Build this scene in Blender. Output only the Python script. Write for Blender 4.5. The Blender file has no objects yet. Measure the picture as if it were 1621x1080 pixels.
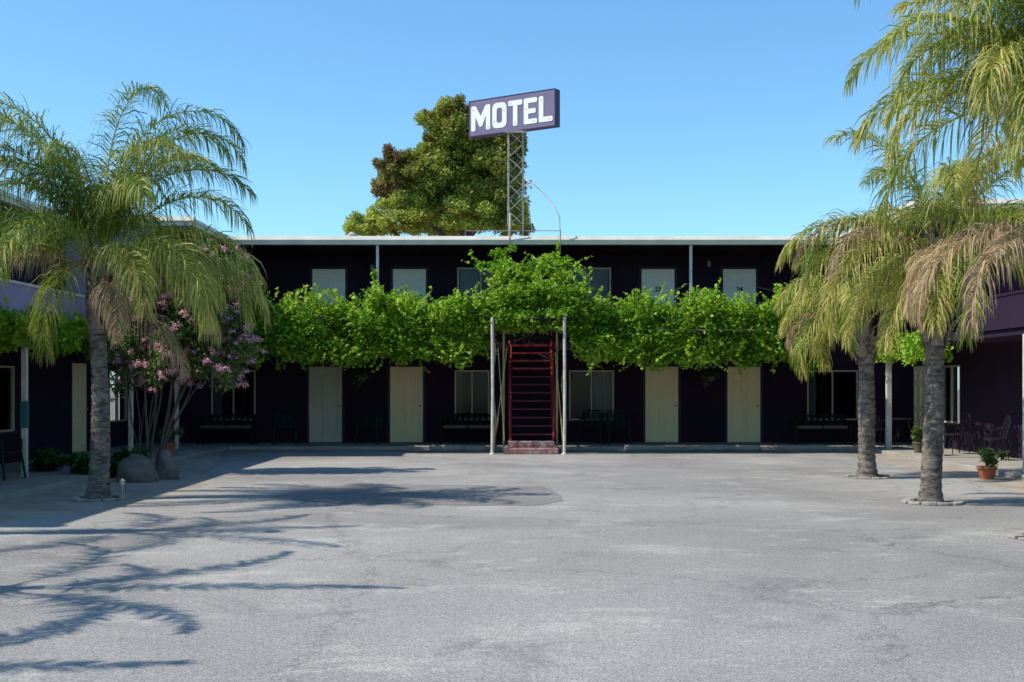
import bpy, math, random, bmesh
import numpy as np
from mathutils import Vector, Matrix
random.seed(7)
rng = np.random.default_rng(7)
scene = bpy.context.scene
COL = scene.collection
WO = {}

# ------------------------------------------------------------------ materials
def new_mat(name):
    m = bpy.data.materials.new(name); m.use_nodes = True
    nt = m.node_tree
    return m, nt, nt.nodes["Principled BSDF"]

def mat(name, c, rough=0.7, var=0.25, scale=3.0, bump=0.0, bscale=40.0, metal=0.0, c2=None, spec=0.3):
    m, nt, b = new_mat(name)
    N = nt.nodes; L = nt.links
    geo = N.new("ShaderNodeNewGeometry")
    n = N.new("ShaderNodeTexNoise"); n.inputs["Scale"].default_value = scale
    n.inputs["Detail"].default_value = 6; n.inputs["Roughness"].default_value = 0.65
    L.new(geo.outputs["Position"], n.inputs["Vector"])
    r = N.new("ShaderNodeValToRGB")
    r.color_ramp.elements[0].position = 0.3; r.color_ramp.elements[1].position = 0.7
    if c2 is None: c2 = tuple(x*(1-var) for x in c)
    r.color_ramp.elements[0].color = (*c2, 1); r.color_ramp.elements[1].color = (*c, 1)
    L.new(n.outputs["Fac"], r.inputs["Fac"]); L.new(r.outputs["Color"], b.inputs["Base Color"])
    b.inputs["Roughness"].default_value = rough; b.inputs["Metallic"].default_value = metal
    b.inputs["Specular IOR Level"].default_value = spec
    if bump > 0:
        n2 = N.new("ShaderNodeTexNoise"); n2.inputs["Scale"].default_value = bscale; n2.inputs["Detail"].default_value = 4
        L.new(geo.outputs["Position"], n2.inputs["Vector"])
        bp = N.new("ShaderNodeBump"); bp.inputs["Strength"].default_value = bump; bp.inputs["Distance"].default_value = 0.02
        L.new(n2.outputs["Fac"], bp.inputs["Height"]); L.new(bp.outputs["Normal"], b.inputs["Normal"])
    return m

def leaf_mat(name, stops, trans=0.35, rough=0.5):
    m, nt, b = new_mat(name)
    N = nt.nodes; L = nt.links
    at = N.new("ShaderNodeAttribute"); at.attribute_name = "tint"
    r = N.new("ShaderNodeValToRGB")
    el = r.color_ramp.elements
    el[0].position = stops[0][0]; el[0].color = (*stops[0][1], 1)
    el[1].position = stops[-1][0]; el[1].color = (*stops[-1][1], 1)
    for p, c in stops[1:-1]:
        e = el.new(p); e.color = (*c, 1)
    L.new(at.outputs["Fac"], r.inputs["Fac"]); L.new(r.outputs["Color"], b.inputs["Base Color"])
    b.inputs["Roughness"].default_value = rough; b.inputs["Specular IOR Level"].default_value = 0.3
    t = N.new("ShaderNodeBsdfTranslucent")
    L.new(r.outputs["Color"], t.inputs["Color"])
    mx = N.new("ShaderNodeMixShader"); mx.inputs[0].default_value = trans
    L.new(b.outputs[0], mx.inputs[1]); L.new(t.outputs[0], mx.inputs[2])
    L.new(mx.outputs[0], N["Material Output"].inputs["Surface"])
    return m

M = {}
M['purple'] = mat("purple_stucco", (0.034, 0.019, 0.040), 0.9, 0.3, 1.2, 0.5, 60, spec=0.15)
M['lavender'] = mat("lavender_paint", (0.40, 0.33, 0.46), 0.8, 0.2, 1.5, 0.4, 60)
M['white'] = mat("white_trim_paint", (0.72, 0.66, 0.54), 0.7, 0.25, 2.5, 0.1, 20)
M['cream'] = mat("cream_door_paint", (0.98, 0.82, 0.49), 0.5, 0.06, 2.0)
M['palegrey'] = mat("pale_door_paint", (0.97, 0.94, 0.86), 0.5, 0.04, 2.0)
M['greenishdoor'] = mat("grey_green_door_paint", (0.72, 0.64, 0.50), 0.5, 0.12, 2.0)
M['frame'] = mat("window_frame_paint", (0.60, 0.54, 0.38), 0.5, 0.15, 4)
M['roofing'] = mat("tar_gravel_roofing", (0.25, 0.24, 0.22), 0.95, 0.4, 3, 0.6, 80)
M['concrete'] = mat("walkway_concrete", (0.42, 0.38, 0.32), 0.9, 0.35, 1.8, 0.4, 60)
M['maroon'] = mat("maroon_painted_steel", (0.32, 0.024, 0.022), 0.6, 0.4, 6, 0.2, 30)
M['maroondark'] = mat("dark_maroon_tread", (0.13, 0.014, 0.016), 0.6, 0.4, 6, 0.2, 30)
M['redchip'] = mat("chipped_red_concrete", (0.34, 0.04, 0.035), 0.8, 0.3, 9, 0.5, 40, c2=(0.50, 0.44, 0.38))
M['yellow'] = mat("aged_yellow_pole", (0.50, 0.42, 0.18), 0.7, 0.5, 5, 0.3, 30)
M['postwhite'] = mat("peeling_white_post", (0.75, 0.70, 0.58), 0.7, 0.35, 6, 0.3, 30)
M['steel'] = mat("weathered_white_steel", (0.60, 0.55, 0.47), 0.55, 0.45, 5, 0.2, 30, c2=(0.30, 0.22, 0.17))
M['signface'] = mat("faded_purple_sign", (0.205, 0.165, 0.265), 0.6, 0.25, 2.5, 0.05, 20)
M['signedge'] = mat("dark_purple_sign_edge", (0.05, 0.03, 0.08), 0.5, 0.2, 4)
M['letter'] = mat("white_letter_paint", (0.88, 0.86, 0.82), 0.5, 0.05, 3)
M['rust'] = mat("rust", (0.25, 0.14, 0.09), 0.8, 0.4, 20)
M['dark'] = mat("dark_wood", (0.020, 0.013, 0.011), 0.7, 0.4, 8, spec=0.15)
M['black'] = mat("black_metal", (0.02, 0.02, 0.022), 0.45, 0.3, 8)
M['cushion'] = mat("beige_cushion", (0.13, 0.11, 0.075), 0.9, 0.2, 6, 0.2, 30)
M['green_pl'] = mat("dark_green_plastic", (0.008, 0.032, 0.025), 0.55, 0.2, 4, spec=0.2)
M['teal'] = mat("teal_paint", (0.04, 0.16, 0.15), 0.5, 0.3, 4)
M['terracotta'] = mat("terracotta", (0.42, 0.13, 0.06), 0.85, 0.3, 8, 0.2, 40)
M['rock'] = mat("granite_boulder", (0.20, 0.17, 0.145), 0.9, 0.5, 4, 0.9, 14)
M['bark'] = mat("brown_bark", (0.15, 0.12, 0.09), 0.9, 0.5, 6, 0.8, 30)
M['stem'] = mat("grey_brown_shrub_bark", (0.15, 0.12, 0.095), 0.9, 0.4, 9, 0.4, 40)
M['curtain'] = mat("pale_curtain", (0.30, 0.30, 0.32), 0.95, 0.15, 4)
M['brightcurtain'] = mat("bright_blind", (0.42, 0.44, 0.48), 0.95, 0.15, 4)
M['brass'] = mat("brass_knob", (0.6, 0.45, 0.2), 0.35, 0.2, 8, metal=0.9)
M['numeral'] = mat("dark_numeral", (0.04, 0.03, 0.03), 0.6, 0.2, 8)
M['doorframe'] = mat("purple_door_frame", (0.05, 0.03, 0.055), 0.6, 0.2, 4)

def glass_mat():
    m, nt, b = new_mat("window_glass")
    N = nt.nodes; L = nt.links
    tr = N.new("ShaderNodeBsdfTransparent"); tr.inputs[0].default_value = (0.6, 0.63, 0.65, 1)
    fr = N.new("ShaderNodeFresnel"); fr.inputs[0].default_value = 1.3
    gl = N.new("ShaderNodeBsdfGlossy"); gl.inputs["Roughness"].default_value = 0.05
    mx = N.new("ShaderNodeMixShader"); L.new(fr.outputs[0], mx.inputs[0]); L.new(tr.outputs[0], mx.inputs[1]); L.new(gl.outputs[0], mx.inputs[2])
    L.new(mx.outputs[0], N["Material Output"].inputs["Surface"])
    return m
M['glass'] = glass_mat()

def trunk_mat():
    m, nt, b = new_mat("ringed_palm_bark")
    N = nt.nodes; L = nt.links
    geo = N.new("ShaderNodeNewGeometry")
    mp = N.new("ShaderNodeMapping"); mp.inputs["Scale"].default_value = (3.5, 3.5, 10)
    L.new(geo.outputs["Position"], mp.inputs[0])
    n = N.new("ShaderNodeTexNoise"); n.inputs["Scale"].default_value = 1.6; n.inputs["Detail"].default_value = 9; n.inputs["Roughness"].default_value = 0.78
    L.new(mp.outputs[0], n.inputs["Vector"])
    r = N.new("ShaderNodeValToRGB"); e = r.color_ramp.elements
    e[0].position = 0.40; e[0].color = (0.055, 0.042, 0.034, 1); e[1].position = 0.63; e[1].color = (0.33, 0.28, 0.23, 1)
    L.new(n.outputs["Fac"], r.inputs[0]); L.new(r.outputs[0], b.inputs["Base Color"])
    b.inputs["Roughness"].default_value = 0.9
    bp = N.new("ShaderNodeBump"); bp.inputs["Strength"].default_value = 1.0; bp.inputs["Distance"].default_value = 0.05
    L.new(n.outputs["Fac"], bp.inputs["Height"]); L.new(bp.outputs[0], b.inputs["Normal"])
    return m
M['trunk'] = trunk_mat()
M['boot'] = mat("fibrous_leaf_base", (0.36, 0.28, 0.20), 0.9, 0.6, 12, 0.8, 40)
M['frond'] = leaf_mat("palm_frond", [(0, (0.045, 0.10, 0.018)), (0.4, (0.13, 0.22, 0.03)), (0.75, (0.35, 0.38, 0.055)), (1, (0.62, 0.52, 0.16))], 0.38, 0.45)
M['dead'] = leaf_mat("dry_palm_frond", [(0, (0.20, 0.13, 0.08)), (0.5, (0.42, 0.30, 0.17)), (1, (0.62, 0.42, 0.20))], 0.3, 0.7)
M['vine'] = leaf_mat("vine_leaf", [(0, (0.04, 0.12, 0.008)), (0.5, (0.19, 0.39, 0.018)), (1, (0.48, 0.64, 0.055))], 0.45, 0.5)
M['tree'] = leaf_mat("tree_leaf", [(0, (0.24, 0.13, 0.07)), (0.3, (0.18, 0.165, 0.045)), (0.65, (0.32, 0.36, 0.055)), (1, (0.56, 0.62, 0.11))], 0.38, 0.55)
M['shrub'] = leaf_mat("shrub_leaf", [(0, (0.04, 0.08, 0.025)), (1, (0.19, 0.28, 0.07))], 0.3, 0.5)
M['flower'] = leaf_mat("pink_flower", [(0, (0.84, 0.32, 0.42)), (1, (0.95, 0.62, 0.70))], 0.4, 0.6)

def asphalt_mat(name, dark=1.0):
    m, nt, b = new_mat(name)
    N = nt.nodes; L = nt.links
    geo = N.new("ShaderNodeNewGeometry")
    def noise(scale, det, rough=0.6, vec=None, dist=0.0):
        n = N.new("ShaderNodeTexNoise"); n.inputs["Scale"].default_value = scale; n.inputs["Detail"].default_value = det
        n.inputs["Roughness"].default_value = rough; n.inputs["Distortion"].default_value = dist
        L.new(vec or geo.outputs["Position"], n.inputs["Vector"]); return n
    def ramp(src, p0, c0, p1, c1):
        r = N.new("ShaderNodeValToRGB"); e = r.color_ramp.elements
        e[0].position = p0; e[0].color = (*c0, 1); e[1].position = p1; e[1].color = (*c1, 1)
        L.new(src, r.inputs[0]); return r
    def mix(f, a, bb, mode='MIX'):
        x = N.new("ShaderNodeMix"); x.data_type = 'RGBA'; x.blend_type = mode
        if isinstance(f, float): x.inputs[0].default_value = f
        else: L.new(f, x.inputs[0])
        L.new(a, x.inputs[6]); L.new(bb, x.inputs[7]); return x.outputs[2]
    def scl(src, k):
        q = N.new("ShaderNodeMath"); q.operation = 'MULTIPLY'; q.inputs[1].default_value = k; L.new(src, q.inputs[0]); return q.outputs[0]
    d = dark
    big = ramp(noise(0.17, 4, 0.55, dist=0.6).outputs[0], 0.40, (0.240*d, 0.226*d, 0.207*d), 0.62, (0.340*d, 0.320*d, 0.290*d))
    mp = N.new("ShaderNodeMapping"); mp.inputs["Scale"].default_value = (0.7, 1.1, 1); L.new(geo.outputs["Position"], mp.inputs[0])
    pat = ramp(noise(0.9, 12, 0.8, mp.outputs[0], 0.3).outputs[0], 0.53, (0, 0, 0), 0.60, (1, 1, 1))
    pale = N.new("ShaderNodeRGB"); pale.outputs[0].default_value = (0.52*d, 0.475*d, 0.41*d, 1)
    c = mix(scl(pat.outputs[0], 0.38), big.outputs[0], pale.outputs[0])
    stn = ramp(noise(0.8, 9, 0.72, dist=0.8).outputs[0], 0.34, (1, 1, 1), 0.43, (0, 0, 0))
    dk = N.new("ShaderNodeRGB"); dk.outputs[0].default_value = (0.16*d, 0.153*d, 0.142*d, 1)
    c = mix(scl(stn.outputs[0], 0.5), c, dk.outputs[0])
    sp = ramp(noise(85, 3, 0.9).outputs[0], 0.38, (0.48, 0.48, 0.49), 0.62, (1.52, 1.51, 1.49))
    c = mix(0.9, c, sp.outputs[0], 'MULTIPLY')
    sp2 = ramp(noise(22, 8, 0.92).outputs[0], 0.36, (0.68, 0.68, 0.69), 0.64, (1.32, 1.31, 1.29))
    c = mix(0.65, c, sp2.outputs[0], 'MULTIPLY')
    wv = N.new("ShaderNodeVectorMath"); wv.operation = 'MULTIPLY_ADD'
    nz = noise(0.9, 8, 0.75); L.new(nz.outputs["Color"], wv.inputs[0]); wv.inputs[1].default_value = (2.0, 2.0, 0); L.new(geo.outputs["Position"], wv.inputs[2])
    vo = N.new("ShaderNodeTexVoronoi"); vo.feature = 'DISTANCE_TO_EDGE'; vo.inputs["Scale"].default_value = 0.25; L.new(wv.outputs[0], vo.inputs["Vector"])
    cr = ramp(vo.outputs["Distance"], 0.0, (0.45, 0.45, 0.45), 0.006, (1, 1, 1))
    c = mix(0.75, c, cr.outputs[0], 'MULTIPLY')
    L.new(c, b.inputs["Base Color"]); b.inputs["Roughness"].default_value = 0.92; b.inputs["Specular IOR Level"].default_value = 0.15
    bp = N.new("ShaderNodeBump"); bp.inputs["Strength"].default_value = 0.5; bp.inputs["Distance"].default_value = 0.012
    L.new(noise(70, 3, 0.7).outputs[0], bp.inputs["Height"]); L.new(bp.outputs[0], b.inputs["Normal"])
    return m
M['asphalt'] = asphalt_mat("worn_asphalt", 1.06)
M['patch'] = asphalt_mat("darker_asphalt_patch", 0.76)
M['dirt'] = mat("sandy_dirt", (0.46, 0.39, 0.31), 0.95, 0.4, 1.5, 0.8, 60)

# ------------------------------------------------------------------ mesh builder
class MB:
    def __init__(s): s.v = []; s.f = []
    def box(s, x0, x1, y0, y1, z0, z1):
        i = len(s.v)
        s.v += [(x0,y0,z0),(x1,y0,z0),(x1,y1,z0),(x0,y1,z0),(x0,y0,z1),(x1,y0,z1),(x1,y1,z1),(x0,y1,z1)]
        s.f += [tuple(i+k for k in q) for q in ((0,3,2,1),(4,5,6,7),(0,1,5,4),(1,2,6,5),(2,3,7,6),(3,0,4,7))]
        return s
    def tube(s, pts, rad, n=8, cap=True):
        pts = [Vector(p) for p in pts]
        if not hasattr(rad, '__len__'): rad = [rad]*len(pts)
        i0 = len(s.v)
        ref = None
        for k, p in enumerate(pts):
            a = pts[max(0, k-1)]; b = pts[min(len(pts)-1, k+1)]
            t = (b-a).normalized()
            if ref is None:
                ref = Vector((1,0,0)) if abs(t.x) < 0.9 else Vector((0,1,0))
            u = (ref - t*ref.dot(t)).normalized(); w = t.cross(u); ref = u
            for j in range(n):
                an = 2*math.pi*j/n
                s.v.append(tuple(p + (u*math.cos(an)+w*math.sin(an))*rad[k]))
        for k in range(len(pts)-1):
            for j in range(n):
                a = i0+k*n+j; b = i0+k*n+(j+1) % n
                s.f.append((a, b, b+n, a+n))
        if cap:
            s.f.append(tuple(i0+j for j in reversed(range(n))))
            e = i0+(len(pts)-1)*n
            s.f.append(tuple(e+j for j in range(n)))
        return s
    def beam(s, p, q, w, h=None):
        h = h or w
        p = Vector(p); q = Vector(q); t = (q-p).normalized()
        up = Vector((0,0,1)) if abs(t.z) < 0.95 else Vector((0,1,0))
        u = t.cross(up).normalized(); v = u.cross(t)
        i = len(s.v)
        for c in (p, q):
            for a, b in ((-1,-1),(1,-1),(1,1),(-1,1)):
                s.v.append(tuple(c + u*a*w/2 + v*b*h/2))
        s.f += [tuple(i+k for k in f) for f in ((0,1,2,3),(7,6,5,4),(0,4,5,1),(1,5,6,2),(2,6,7,3),(3,7,4,0))]
        return s
    def lathe(s, c, prof, n=20):
        i0 = len(s.v)
        for r, z in prof:
            for j in range(n):
                a = 2*math.pi*j/n
                s.v.append((c[0]+r*math.cos(a), c[1]+r*math.sin(a), c[2]+z))
        for k in range(len(prof)-1):
            for j in range(n):
                a = i0+k*n+j; b = i0+k*n+(j+1) % n
                s.f.append((a, b, b+n, a+n))
        s.f.append(tuple(i0+j for j in reversed(range(n))))
        e = i0+(len(prof)-1)*n
        s.f.append(tuple(e+j for j in range(n)))
        return s
    def prism(s, poly, fn, d0, d1):
        i = len(s.v); n = len(poly)
        for d in (d0, d1):
            for p in poly: s.v.append(tuple(fn(p[0], p[1], d)))
        s.f.append(tuple(i+k for k in range(n))); s.f.append(tuple(i+n+k for k in reversed(range(n))))
        for k in range(n):
            a = i+k; b = i+(k+1) % n
            s.f.append((b, a, a+n, b+n))
        return s
    def build(s, name, m, parent=None, smooth=False, bevel=0.0, origin=None, rotz=0.0):
        V = np.array(s.v, dtype=float)
        if origin is None:
            lo = V.min(0); hi = V.max(0); origin = ((lo[0]+hi[0])/2, (lo[1]+hi[1])/2, lo[2])
        V = V - np.array(origin)
        me = bpy.data.meshes.new(name); me.from_pydata([tuple(p) for p in V], [], s.f)
        me.validate(); me.update()
        bm = bmesh.new(); bm.from_mesh(me); bmesh.ops.recalc_face_normals(bm, faces=bm.faces); bm.to_mesh(me); bm.free()
        if smooth: me.shade_smooth()
        me.materials.append(m)
        o = bpy.data.objects.new(name, me); COL.objects.link(o)
        po = WO.get(parent.name, (0,0,0)) if parent else (0,0,0)
        o.location = tuple(origin[k]-po[k] for k in range(3))
        o.rotation_euler[2] = rotz
        if parent: o.parent = parent
        WO[o.name] = tuple(origin)
        if bevel > 0:
            b = o.modifiers.new("bevel", 'BEVEL'); b.width = bevel; b.segments = 2; b.limit_method = 'ANGLE'
        return o

def thing(name, loc, label, category, group=None):
    e = bpy.data.objects.new(name, None); COL.objects.link(e); e.location = loc
    e.empty_display_size = 0.3
    e["label"] = label; e["category"] = category
    if group: e["group"] = group
    WO[e.name] = tuple(loc)
    return e

def tag(o, label, category, group=None):
    o["label"] = label; o["category"] = category
    if group: o["group"] = group

def copy_thing(root, loc, rotz=0.0, label=None):
    def cp(o, parent):
        c = o.copy(); COL.objects.link(c)
        if parent: c.parent = parent
        for ch in list(o.children):
            cp(ch, c)
        return c
    r = cp(root, None)
    r.location = loc; r.rotation_euler[2] = rotz
    if label: r["label"] = label
    WO[r.name] = tuple(loc)
    return r

def quads_mesh(name, Q, tint, m, parent=None, origin=None):
    Q = np.asarray(Q, dtype=np.float32); n = len(Q)
    if origin is None: origin = WO[parent.name] if parent else (0,0,0)
    V = (Q - np.array(origin, dtype=np.float32)).reshape(-1, 3)
    me = bpy.data.meshes.new(name)
    me.vertices.add(n*4); me.vertices.foreach_set("co", V.ravel())
    me.loops.add(n*4); me.loops.foreach_set("vertex_index", np.arange(n*4, dtype=np.int32))
    me.polygons.add(n); me.polygons.foreach_set("loop_start", np.arange(0, n*4, 4, dtype=np.int32))
    try: me.polygons.foreach_set("loop_total", np.full(n, 4, dtype=np.int32))
    except Exception: pass
    me.update(calc_edges=True)
    at = me.attributes.new("tint", 'FLOAT', 'FACE'); at.data.foreach_set("value", np.clip(np.asarray(tint, dtype=np.float32), 0, 1))
    me.materials.append(m)
    o = bpy.data.objects.new(name, me); COL.objects.link(o)
    po = WO.get(parent.name, (0,0,0)) if parent else (0,0,0)
    o.location = tuple(origin[k]-po[k] for k in range(3))
    if parent: o.parent = parent
    WO[o.name] = tuple(origin)
    return o

def norm(a): return a/np.maximum(np.linalg.norm(a, axis=-1, keepdims=True), 1e-6)

def leaf_quads(P, size, r, up=0.5, aspect=1.0, droop=0.0):
    n = len(P)
    nr = r.normal(size=(n,3)); nr[:,2] = np.abs(nr[:,2])+up; nr = norm(nr)
    t = r.normal(size=(n,3)); t[:,2] -= droop; t = norm(t - nr*np.sum(t*nr, 1, keepdims=True)); b = np.cross(nr, t)
    s = size*r.uniform(0.55, 1.3, (n,1))
    L = t*s*aspect; W = b*s
    fold = nr*s*0.18
    return np.stack([P-L*0.5, P+W*0.42-L*0.05+fold, P+L*0.6, P-W*0.42-L*0.05+fold], axis=1)

def cloud(clusters, n, r, shell=0.45):
    C = np.array(clusters, dtype=float)
    w = C[:,3]*C[:,4]+C[:,4]*C[:,5]+C[:,3]*C[:,5]; w /= w.sum()
    idx = r.choice(len(C), n, p=w)
    d = norm(r.normal(size=(n,3)))
    rad = r.uniform(0,1,(n,1))**shell
    P = C[idx,:3] + d*rad*C[idx,3:6]
    P += r.normal(size=(n,3))*0.10*C[idx,3:6]
    return P, idx

# ------------------------------------------------------------------ ground
g = MB(); g.v = [(-300,-60,0),(300,-60,0),(300,500,0),(-300,500,0)]; g.f=[(0,1,2,3)]
o = g.build("ground", M['dirt'], origin=(0,0,0)); o["kind"] = "structure"
g = MB()
outline = [(-12,-12),(9,-12),(8.6,6),(8.3,9),(7.9,12),(7.3,15.5),(7.6,19),(7.7,23),(8.0,30.0),(-7.2,30.0),(-6.2,25),(-5.6,22),(-4.9,19.5),(-4.9,17.4),(-5.3,15.2),(-6.1,13.5),(-8.5,12),(-11,8)]
def rough_outline(pts, amp, step, seed):
    r2=random.Random(seed); out=[]
    for i in range(len(pts)):
        a=pts[i]; b=pts[(i+1)%len(pts)]; L_=math.dist(a,b); n=max(1,int(L_/step)) if L_<12 else 1
        for k in range(n):
            f=k/n; out.append((a[0]+(b[0]-a[0])*f+r2.uniform(-amp,amp),a[1]+(b[1]-a[1])*f+r2.uniform(-amp,amp)))
    return out
ol = rough_outline(outline, 0.07, 0.35, 3)
g.v = [(x,y,0.004) for x,y in ol]; g.f = [tuple(range(len(ol)))]
o = g.build("parking_lot", M['asphalt'], origin=(0,0,0.004)); o["kind"] = "structure"
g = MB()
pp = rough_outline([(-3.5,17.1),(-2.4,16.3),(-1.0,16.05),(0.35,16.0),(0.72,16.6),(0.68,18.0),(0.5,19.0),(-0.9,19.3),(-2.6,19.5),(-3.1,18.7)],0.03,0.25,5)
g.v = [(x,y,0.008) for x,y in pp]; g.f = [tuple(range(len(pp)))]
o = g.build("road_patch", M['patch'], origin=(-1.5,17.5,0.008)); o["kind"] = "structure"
for nm, bx in (("pavement", (-7.1,8.1,30.1,32.3)), ("pavement", (-10.0,-7.1,13.2,32.3)), ("pavement", (8.7,10.8,13.2,30.1)), ("pavement", (8.1,10.8,30.1,32.3))):
    g = MB().box(bx[0]+0.003,bx[1]-0.003,bx[2]+0.003,bx[3],-0.05,0.08); o = g.build(nm, M['concrete'], bevel=0.015); o["kind"] = "structure"

# ------------------------------------------------------------------ door / window
def make_door(parent, loc, rotz, m, number=None, label=None):
    W, H = 0.88, 2.03
    d = MB(); d.box(-W/2, W/2, 0.0, 0.05, 0, H)
    st = 0.11; th0, th1 = -0.042, -0.0002
    d.box(-W/2, -W/2+st, th0, th1, 0, H); d.box(W/2-st, W/2, th0, th1, 0, H)
    d.box(-0.05, 0.05, th0, th1, 0.001, H-0.001)
    rows = [(0,0.20),(0.82,0.95),(1.52,1.64),(H-0.13,H)]
    for a,b in rows:
        d.box(-W/2+st+0.001, -0.051, th0, th1, a+0.001, b-0.001); d.box(0.051, W/2-st-0.001, th0, th1, a+0.001, b-0.001)
    for (a,b) in ((0.20,0.82),(0.95,1.52),(1.64,H-0.13)):
        for sx in (-1,1):
            x0, x1 = sorted((sx*0.10, sx*(W/2-st-0.05)))
            d.box(x0, x1, -0.020, th1, a+0.05, b-0.05)
    po = WO[parent.name]
    me_o = d.build("door", m, None, bevel=0.004, origin=(0,0,0))
    me_o.parent = parent; me_o.location = tuple(loc[k]-po[k] for k in range(3)); me_o.rotation_euler[2] = rotz
    WO[me_o.name] = (0,0,0)
    h = MB(); h.tube([(W/2-0.07,-0.036,0.98),(W/2-0.07,-0.055,0.98)], 0.016, 10); h.tube([(W/2-0.07,-0.055,0.98),(W/2-0.07,-0.067,0.98),(W/2-0.07,-0.09,0.98),(W/2-0.07,-0.10,0.98)], [0.02,0.032,0.03,0.012], 12)
    h.build("handle", M['brass'], me_o, smooth=True)
    fr = MB(); fr.box(-W/2-0.07,-W/2-0.004,-0.035,0.03,0,H+0.07); fr.box(W/2+0.004,W/2+0.07,-0.035,0.03,0,H+0.07); fr.box(-W/2-0.003,W/2+0.003,-0.034,0.03,H+0.004,H+0.069)
    fr.build("frame", M['doorframe'], me_o)
    if number:
        cu = bpy.data.curves.new("num", 'FONT'); cu.body = number; cu.size = 0.17; cu.align_x = 'CENTER'; cu.extrude = 0.004; cu.offset = 0.006
        to = bpy.data.objects.new("tmp", cu); COL.objects.link(to)
        bpy.context.view_layer.update()
        me = bpy.data.meshes.new_from_object(to.evaluated_get(bpy.context.evaluated_depsgraph_get()))
        bpy.data.objects.remove(to)
        me.materials.clear(); me.materials.append(M['numeral'])
        no = bpy.data.objects.new("room_number", me); COL.objects.link(no); no.parent = me_o
        no.location = (0, -0.048, 1.43); no.rotation_euler = (math.pi/2, 0, 0)
    if label: me_o["label"] = label
    return me_o

def make_window(parent, loc, rotz, W, H, curtain=(0.0,0.35), panes=2, fm=None, cm=None):
    po = WO[parent.name]; fw = 0.04
    f = MB(); f.box(-W/2, -W/2+fw, -0.03, 0.06, 0, H); f.box(W/2-fw, W/2, -0.03, 0.06, 0, H)
    f.box(-W/2+fw, W/2-fw, -0.029, 0.06, 0, fw); f.box(-W/2+fw, W/2-fw, -0.029, 0.06, H-fw, H)
    for k in range(1, panes):
        x = -W/2+W*k/panes; f.box(x-0.018, x+0.018, -0.02, 0.05, fw, H-fw)
    wo = f.build("window", fm or M['frame'], None, bevel=0.004, origin=(0,0,0))
    wo.parent = parent; wo.location = tuple(loc[k]-po[k] for k in range(3)); wo.rotation_euler[2] = rotz
    WO[wo.name] = (0,0,0)
    p = MB(); p.v = [(-W/2+fw,0.02,fw),(W/2-fw,0.02,fw),(W/2-fw,0.02,H-fw),(-W/2+fw,0.02,H-fw)]; p.f = [(0,1,2,3)]
    p.build("pane", M['glass'], wo)
    s = MB(); s.box(-W/2-0.05, W/2+0.05, -0.07, 0.0, -0.05, -0.003); s.build("sill", M['doorframe'] if fm is None else fm, wo, bevel=0.005)
    for a, b in ([curtain] if curtain else []):
        c = MB(); n = 40; x0 = -W/2+W*a; x1 = -W/2+W*b
        for k in range(n+1):
            x = x0+(x1-x0)*k/n; y = 0.16+0.03*math.sin(k*1.3)+0.01*math.sin(k*3.1)
            c.v += [(x,y,0.0),(x,y,H)]
        for k in range(n): c.f.append((2*k,2*k+2,2*k+3,2*k+1))
        c.build("curtain", cm or M['curtain'], wo, smooth=True)
    return wo

def cells(a0, a1, z0, z1, ops, add):
    xs = sorted({a0,a1,*[o[0] for o in ops],*[o[1] for o in ops]}); zs = sorted({z0,z1,*[o[2] for o in ops],*[o[3] for o in ops]})
    for i in range(len(xs)-1):
        for j in range(len(zs)-1):
            cx=(xs[i]+xs[i+1])/2; cz=(zs[j]+zs[j+1])/2
            if any(o[0]<cx<o[1] and o[2]<cz<o[3] for o in ops): continue
            add(xs[i],xs[i+1],zs[j],zs[j+1])

# ------------------------------------------------------------------ main building
FZ = 2.70; YW = 32.3
bld = thing("motel_building", (0.5,YW,0), "two-storey dark purple motel with flat white-edged roof and balcony", "building")
lower_doors = [(-5.02,'greenishdoor'),(-2.84,'cream'),(4.03,'cream'),(6.24,'cream')]
upper_doors = [(-4.93,None),(-2.76,None),(3.93,"23"),(6.12,"24")]
lower_win = [(-8.1,-6.9),(-1.55,-0.6),(1.53,2.75),(7.94,9.32)]
upper_win = [(-1.48,-0.2),(1.5,2.67)]
ops = []
for x,_ in lower_doors: ops.append((x-0.45,x+0.45,0.06,2.12))
for x,_ in upper_doors: ops.append((x-0.45,x+0.45,FZ,FZ+2.06))
for a,b in lower_win: ops.append((a,b,0.68,2.02))
for a,b in upper_win: ops.append((a,b,3.75,4.78))
w = MB(); cells(-10.1, 10.8, 0.0, 5.12, ops, lambda a,b,c,d: w.box(a,b,YW,YW+0.2,c,d))
w.box(-10.1,10.8,40,40.2,0,5.155); w.box(-10.1,10.8,YW+0.2,40,FZ-0.2,FZ-0.02); w.box(-10.3,-10.1,YW,40.2,0,5.155); w.box(10.8,11.0,YW,40.2,0,5.155)
w.box(-10.1,10.8,YW+1.6,YW+1.7,0,5.155)
w.build("wall", M['purple'], bld)
for x,mm in lower_doors: make_door(bld, (x,YW+0.03,0.085), 0, M[mm])
for x,n in upper_doors: make_door(bld, (x,YW+0.03,FZ+0.01), 0, M['palegrey'], n)
for a,b in lower_win: make_window(bld, ((a+b)/2,YW+0.03,0.68), 0, b-a-0.01, 1.34, (0.55,0.98) if a==1.53 else (0.02,0.2), 2)
for a,b in upper_win: make_window(bld, ((a+b)/2,YW+0.03,3.75), 0, b-a-0.01, 1.03, (0.05,0.98), 2, M['white'], M['brightcurtain'])
r = MB(); r.box(-7.1,8.1,30.13,40.6,5.16,5.34); rf = r.build("roof", M['roofing'], bld)
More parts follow.
